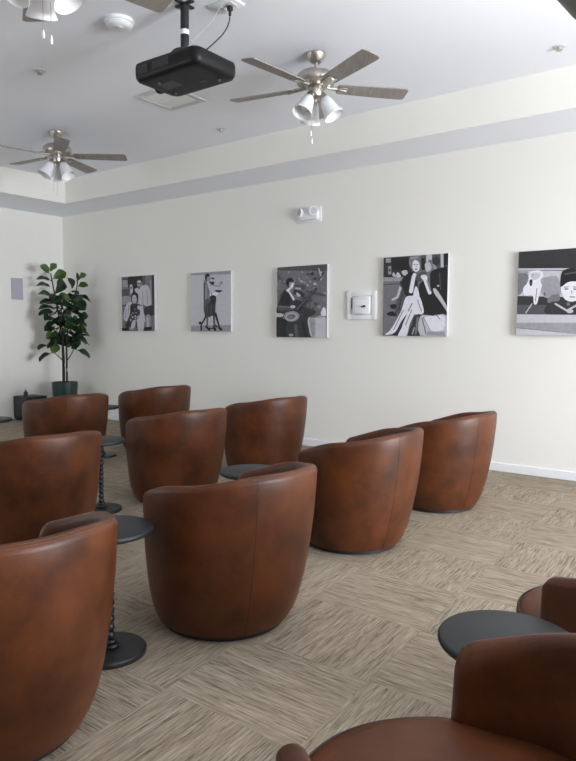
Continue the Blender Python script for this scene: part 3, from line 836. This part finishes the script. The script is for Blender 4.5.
# 2 embracing couple on a pale ground
f2 = conv((65, 115), (445, 100), (65, 680), (440, 690))
picture('pale canvas showing a dancing couple embracing, second picture from the left', -6.197, -5.500, 1.308, 2.058, 5, put(f2, [
    (4, crect(60, 625, 450, 700)), (4, crect(60, 100, 450, 135)),
    (3, cblob([(195, 195), (225, 182), (250, 200), (258, 260), (245, 330), (255, 380), (232, 440), (215, 495), (190, 492), (192, 330)])), (1, cbar(195, 215, 194, 480, 5)), (4, cbar(215, 240, 212, 400, 6)),
    (5, cbar(232, 205, 262, 300, 12)), (1, cbar(250, 200, 285, 250, 4)), (2, cblob([(205, 380), (240, 370), (248, 430), (222, 500), (195, 500)])),
    (5, cblob([(275, 235), (330, 228), (365, 262), (360, 292), (300, 296), (262, 300)])), (3, cbar(285, 240, 345, 250, 4)), (3, cell(356, 214, 12, 14)), (4, cbar(345, 235, 356, 216, 8)),
    (0, cblob([(300, 286), (366, 288), (340, 308), (318, 312)])), (6, cblob([(252, 312), (330, 306), (305, 345), (258, 342)])), (2, cbar(262, 310, 272, 340, 4)),
    (1, cblob([(255, 340), (306, 343), (303, 420), (292, 512), (226, 548), (198, 525), (215, 440), (248, 395)])), (0, cblob([(255, 342), (304, 345), (300, 420), (270, 410)])), (2, cbar(230, 440, 215, 520, 5)), (2, cbar(265, 430, 250, 520, 4)),
    (1, cbar(212, 535, 170, 612, 10, 7)), (2, cbar(224, 540, 222, 625, 9, 7)), (1, cbar(286, 515, 288, 625, 9, 6)), (0, cbar(300, 510, 335, 640, 11, 7)),
    (0, cell(155, 600, 14, 16)), (0, cbar(165, 625, 165, 672, 8)), (0, cbar(213, 635, 242, 668, 10)), (0, cbar(245, 655, 300, 655, 5)), (0, cbar(285, 640, 298, 672, 10)), (0, cbar(335, 648, 352, 668, 11)), (1, cbar(300, 625, 312, 640, 8)),
    (4, cell(240, 170, 17, 27)), (0, cblob([(208, 180), (206, 140), (225, 122), (250, 132), (248, 150), (228, 155), (220, 185)])), (5, cell(274, 186, 19, 24)), (1, cblob([(256, 205), (270, 200), (294, 205), (288, 230), (268, 230)])), (2, cblob([(258, 168), (280, 160), (296, 172), (290, 182), (268, 176)]))]))

# 3 seated player with a stringed instrument before a mottled wall
f3 = conv((65, 105), (495, 75), (55, 670), (475, 680))
picture('dark grey canvas of a seated musician playing a stringed instrument, third picture from left', -4.775, -4.076, 1.248, 2.057, 3, put(f3,
    [(2, crect(50, 70, 500, 130))] + speck(70, 130, 480, 480, 90, 8, 26, (2, 3, 3, 4), 5) + speck(230, 140, 480, 260, 14, 8, 15, (4, 4, 5), 8) + [
    (1, cbar(430, 205, 470, 140, 5)), (1, cell(375, 155, 16, 14)), (1, cell(395, 195, 14, 10)), (5, cbar(430, 115, 445, 170, 5)), (2, cbar(330, 300, 470, 330, 10)),
    (1, cblob([(60, 470), (82, 385), (112, 312), (150, 280), (190, 300), (205, 368), (258, 368), (290, 420), (250, 465), (160, 478)])), (0, cblob([(110, 330), (150, 290), (185, 360), (160, 420), (100, 420)])),
    (0, cblob([(58, 512), (150, 508), (160, 600), (150, 672), (58, 672)])), (1, cblob([(150, 560), (250, 500), (335, 520), (355, 672), (160, 672)])), (2, cbar(225, 580, 235, 668, 14)), (0, cbar(290, 560, 310, 668, 12)), (4, cell(185, 655, 20, 12)),
    (4, cell(200, 243, 25, 35, 10)), (0, cblob([(150, 235), (158, 200), (185, 188), (215, 205), (210, 222), (180, 225), (168, 262)])), (1, cbar(192, 236, 208, 236, 3)), (3, cbar(215, 250, 220, 262, 4)),
    (6, cblob([(146, 290), (178, 268), (200, 232), (216, 236), (205, 268), (180, 292), (218, 355), (208, 372), (172, 312)])),
    (1, cblob([(212, 282), (262, 290), (305, 320), (290, 345), (230, 330)])), (5, cbar(232, 274, 270, 276, 7)), (5, cblob([(236, 308), (262, 318), (274, 338), (245, 340)])),
    (2, cbar(85, 432, 195, 436, 22, 16)), (3, cbar(90, 422, 190, 428, 4)), (5, cell(205, 424, 22, 13)), (1, cblob([(285, 420), (395, 460), (360, 500), (300, 500), (270, 460)])),
    (1, cbar(240, 450, 400, 282, 10, 13)), (3, cbar(240, 446, 395, 284, 3)), (4, cell(195, 502, 66, 42, -6)), (5, cell(190, 505, 48, 30, -6)), (3, cell(190, 505, 40, 24, -6)), (1, cell(208, 500, 8, 7)), (4, cbar(120, 520, 150, 470, 4)),
    (5, cell(88, 492, 36, 16)), (2, cbar(300, 360, 320, 440, 5)), (2, cbar(335, 350, 350, 450, 4)),
    (5, cblob([(335, 520), (400, 508), (474, 505), (474, 680), (365, 676), (338, 600)])), (4, cblob([(345, 530), (390, 520), (385, 670), (362, 660)])), (6, cblob([(440, 470), (462, 428), (480, 450), (478, 500), (446, 496)])), (3, cbar(360, 515, 470, 505, 3))]))

# 4 seated reader with crossed legs on a street bench
f4 = conv((62, 90), (508, 55), (45, 612), (490, 618))
picture('black and white canvas of a seated reader in a dark jacket with crossed legs', -3.375, -2.664, 1.275, 2.082, 3, put(f4, [
    (1, cblob([(62, 85), (260, 70), (262, 170), (205, 215), (55, 215)])), (0, crect(120, 90, 240, 170)), (4, crect(78, 94, 114, 122)), (4, crect(94, 145, 116, 200)), (1, crect(98, 165, 112, 180)),
    (5, cblob([(125, 210), (132, 185), (150, 215)])), (5, cblob([(150, 205), (165, 185), (185, 215), (160, 222)])), (5, cblob([(190, 180), (225, 172), (235, 205), (205, 205)])), (4, crect(52, 220, 195, 246)), (2, cbar(55, 270, 180, 262, 4)),
    (2, crect(325, 60, 508, 160)), (5, crect(362, 62, 400, 140)), (3, crect(375, 100, 420, 170)), (5, cblob([(352, 130), (385, 120), (395, 160), (365, 180)])), (5, crect(458, 58, 476, 150)), (0, crect(480, 55, 506, 135)), (1, cell(428, 108, 26, 30)), (4, cblob([(405, 130), (425, 140), (432, 165), (412, 160)])), (0, crect(330, 90, 352, 170)),
    (2, cblob([(168, 300), (215, 285), (222, 350), (190, 452), (140, 455), (150, 400)])), (1, cbar(195, 330, 165, 440, 4)), (5, cbar(182, 285, 160, 350, 9, 8)), (5, cbar(160, 352, 122, 370, 8, 6)), (0, cblob([(82, 462), (120, 448), (156, 470), (140, 482), (88, 474)])), (0, cblob([(106, 405), (145, 400), (150, 425), (115, 430)])), (1, cbar(185, 250, 190, 280, 8)),
    (0, cblob([(388, 200), (420, 165), (470, 155), (502, 165), (498, 445), (440, 380), (395, 330)])), (2, cbar(450, 190, 455, 300, 3)), (5, cell(440, 275, 8, 6)), (5, cblob([(408, 312), (430, 300), (496, 415), (486, 446)])),
    (0, cblob([(330, 250), (368, 238), (396, 330), (430, 350), (494, 450), (494, 480), (340, 476), (310, 300)])), (0, cblob([(200, 225), (255, 180), (288, 190), (302, 250), (292, 342), (222, 346), (192, 265)])), (1, cbar(250, 240, 240, 330, 4)),
    (6, cblob([(284, 285), (298, 285), (312, 346), (272, 346)])), (6, cblob([(222, 352), (262, 342), (312, 344), (342, 445), (322, 468), (282, 468), (266, 430), (228, 400)])), (4, cbar(300, 370, 325, 445, 4)),
    (1, cblob([(180, 515), (225, 480), (200, 605), (120, 608)])), (6, cblob([(220, 352), (265, 380), (250, 430), (185, 515), (140, 588), (85, 606), (68, 600), (108, 570), (180, 455)])), (6, cblob([(252, 425), (290, 435), (245, 530), (218, 614), (160, 614), (186, 560), (205, 510)])), (3, cbar(262, 395, 236, 445, 4)), (4, cbar(200, 440, 130, 570, 4)), (4, cbar(258, 440, 215, 540, 4)),
    (1, cblob([(280, 478), (326, 478), (318, 614), (232, 614), (255, 540)])), (3, cbar(300, 490, 285, 600, 7)), (4, cbar(275, 560, 262, 600, 5)),
    (5, cblob([(318, 482), (400, 478), (494, 476), (490, 614), (316, 612)], 3)), (6, cblob([(345, 490), (410, 482), (478, 482), (472, 572), (385, 578)], 3)), (2, cbar(330, 492, 356, 604, 3)), (2, cbar(340, 490, 385, 578, 2)), (4, crect(362, 585, 480, 612)), (3, cbar(420, 470, 450, 500, 3)),
    (6, cbar(276, 215, 256, 312, 13, 14)), (6, cbar(352, 225, 384, 322, 14, 12)), (4, cbar(366, 240, 388, 310, 4)), (6, cell(282, 205, 14, 16)),
    (6, cell(292, 142, 27, 40, -6)), (3, cblob([(244, 118), (252, 84), (285, 68), (318, 84), (320, 128), (304, 104), (282, 104), (270, 126), (266, 165), (250, 145)])), (4, cbar(262, 90, 300, 84, 6)), (1, cbar(278, 132, 288, 131, 2.5)), (1, cbar(299, 131, 308, 132, 2.5)), (1, cbar(286, 164, 300, 164, 3)), (4, cbar(294, 138, 295, 150, 2)),
    (2, cblob([(294, 206), (340, 180), (362, 188), (352, 218), (318, 246), (298, 242)], 3)), (6, cblob([(325, 210), (350, 200), (370, 215), (362, 236), (335, 232)]))]))

# 5 open car with a pale dog and a dark-haired person
f5 = conv((78, 85), (690, 28), (60, 692), (660, 702))
picture('canvas with a dark top band showing a person in an open car, rightmost picture', -1.983, -1.262, 1.292, 2.049, 3, put(f5, [
    (1, [(70, 80), (700, 20), (700, 190), (75, 205)]), (5, [(75, 205), (700, 190), (700, 205), (75, 217)]), (2, [(200, 214), (400, 212), (400, 222), (200, 224)]),
    (5, [(75, 220), (700, 215), (700, 420), (70, 412)]), (3, cblob([(75, 235), (140, 240), (150, 280), (110, 370), (70, 390)])), (4, crect(75, 222, 150, 240)),
    (1, [(70, 405), (700, 415), (700, 540), (65, 538)]), (2, [(68, 470), (300, 470), (300, 538), (66, 538)]),
    (4, cblob([(230, 300), (300, 260), (370, 270), (380, 400), (270, 412)])), (6, cblob([(155, 250), (180, 222), (240, 218), (262, 250), (240, 285), (250, 330), (230, 400), (215, 460), (192, 462), (182, 400), (125, 400), (112, 350), (150, 300)])),
    (5, cblob([(165, 245), (200, 232), (240, 240), (225, 275), (185, 285)])), (1, cblob([(160, 290), (182, 285), (176, 330), (162, 325)])), (2, cell(185, 250, 5, 5)), (2, cbar(270, 380, 275, 398, 5)), (3, cbar(215, 350, 205, 440, 3)),
    (5, cbar(178, 462, 132, 530, 4)), (2, cell(265, 490, 16, 14)), (2, cell(295, 515, 16, 12)),
    (3, cblob([(290, 440), (320, 400), (370, 390), (380, 430), (330, 470)])), (1, cblob([(300, 460), (400, 440), (560, 450), (600, 538), (290, 538)])), (5, cbar(350, 462, 430, 512, 7)), (5, cbar(430, 512, 500, 470, 7)), (5, cell(450, 515, 24, 16)), (3, cell(440, 462, 12, 14)),
    (6, cblob([(388, 350), (395, 300), (470, 285), (535, 300), (540, 360), (510, 425), (460, 445), (410, 420)])), (0, cblob([(385, 330), (388, 260), (405, 215), (470, 195), (540, 215), (555, 300), (540, 330), (500, 296), (440, 300), (400, 330)])), (2, cbar(420, 240, 500, 225, 6)),
    (1, cbar(415, 352, 438, 350, 4)), (1, cbar(478, 350, 502, 352, 4)), (3, cbar(452, 410, 484, 410, 4)), (4, cbar(462, 360, 466, 385, 3)), (2, cbar(412, 338, 440, 334, 3)), (2, cbar(476, 334, 504, 338, 3)),
    (5, [(62, 540), (700, 545), (700, 705), (58, 695)]), (4, [(62, 600), (700, 605), (700, 705), (58, 695)]), (5, [(62, 640), (500, 690), (700, 700), (60, 690)]), (3, cbar(70, 640, 380, 672, 2.5))]))

# ------------------------------------------------------------------ light
def area(name, loc, sx, sy, power, col, rot):
    l = bpy.data.lights.new(name, 'AREA'); l.shape = 'RECTANGLE'; l.size = sx; l.size_y = sy
    l.energy = power; l.color = col
    o = bpy.data.objects.new(name, l); COL.objects.link(o); o.location = loc; o.rotation_euler = rot
    return o
for k, (a, c) in enumerate(WIN):
    area('window_daylight', (XR-.03, (a+c)/2, (WZ0+WZ1)/2), WZ1-WZ0-.1, c-a-.1, 195*(c-a), (.915, .96, 1.03), (0, radians(93), 0))
area('window_daylight', ((FX0+FX1)/2, YF+.03, (FZ0+FZ1)/2), FX1-FX0-.1, FZ1-FZ0-.1, 33, (.915, .96, 1.03), (radians(94), 0, 0))  # fill light at the added front window, lifts the far left
pl = bpy.data.lights.new('uplight_bulb', 'POINT'); pl.energy = 68; pl.shadow_soft_size = .05; pl.color = (.94, .97, 1.0)  # source inside the assumed bowl, throws its light up onto the ceiling
po = bpy.data.objects.new('uplight_bulb', pl); COL.objects.link(po); po.location = (UX+.05, UY, UZ-.045)
w = bpy.data.worlds.new('world'); bpy.context.scene.world = w; w.use_nodes = True
bg = w.node_tree.nodes['Background']; bg.inputs[0].default_value = (.75, .85, 1, 1); bg.inputs[1].default_value = .6

sc = bpy.context.scene
sc.view_settings.view_transform = 'Standard'; sc.view_settings.look = 'None'
sc.view_settings.gamma = 1; sc.view_settings.use_curve_mapping = False
sc.view_settings.exposure = 0.46
sc.cycles.use_denoising = True
sc.cycles.max_bounces = 14; sc.cycles.diffuse_bounces = 12
sc.cycles.sample_clamp_indirect = 6
sc.cycles.caustics_reflective = False; sc.cycles.caustics_refractive = False
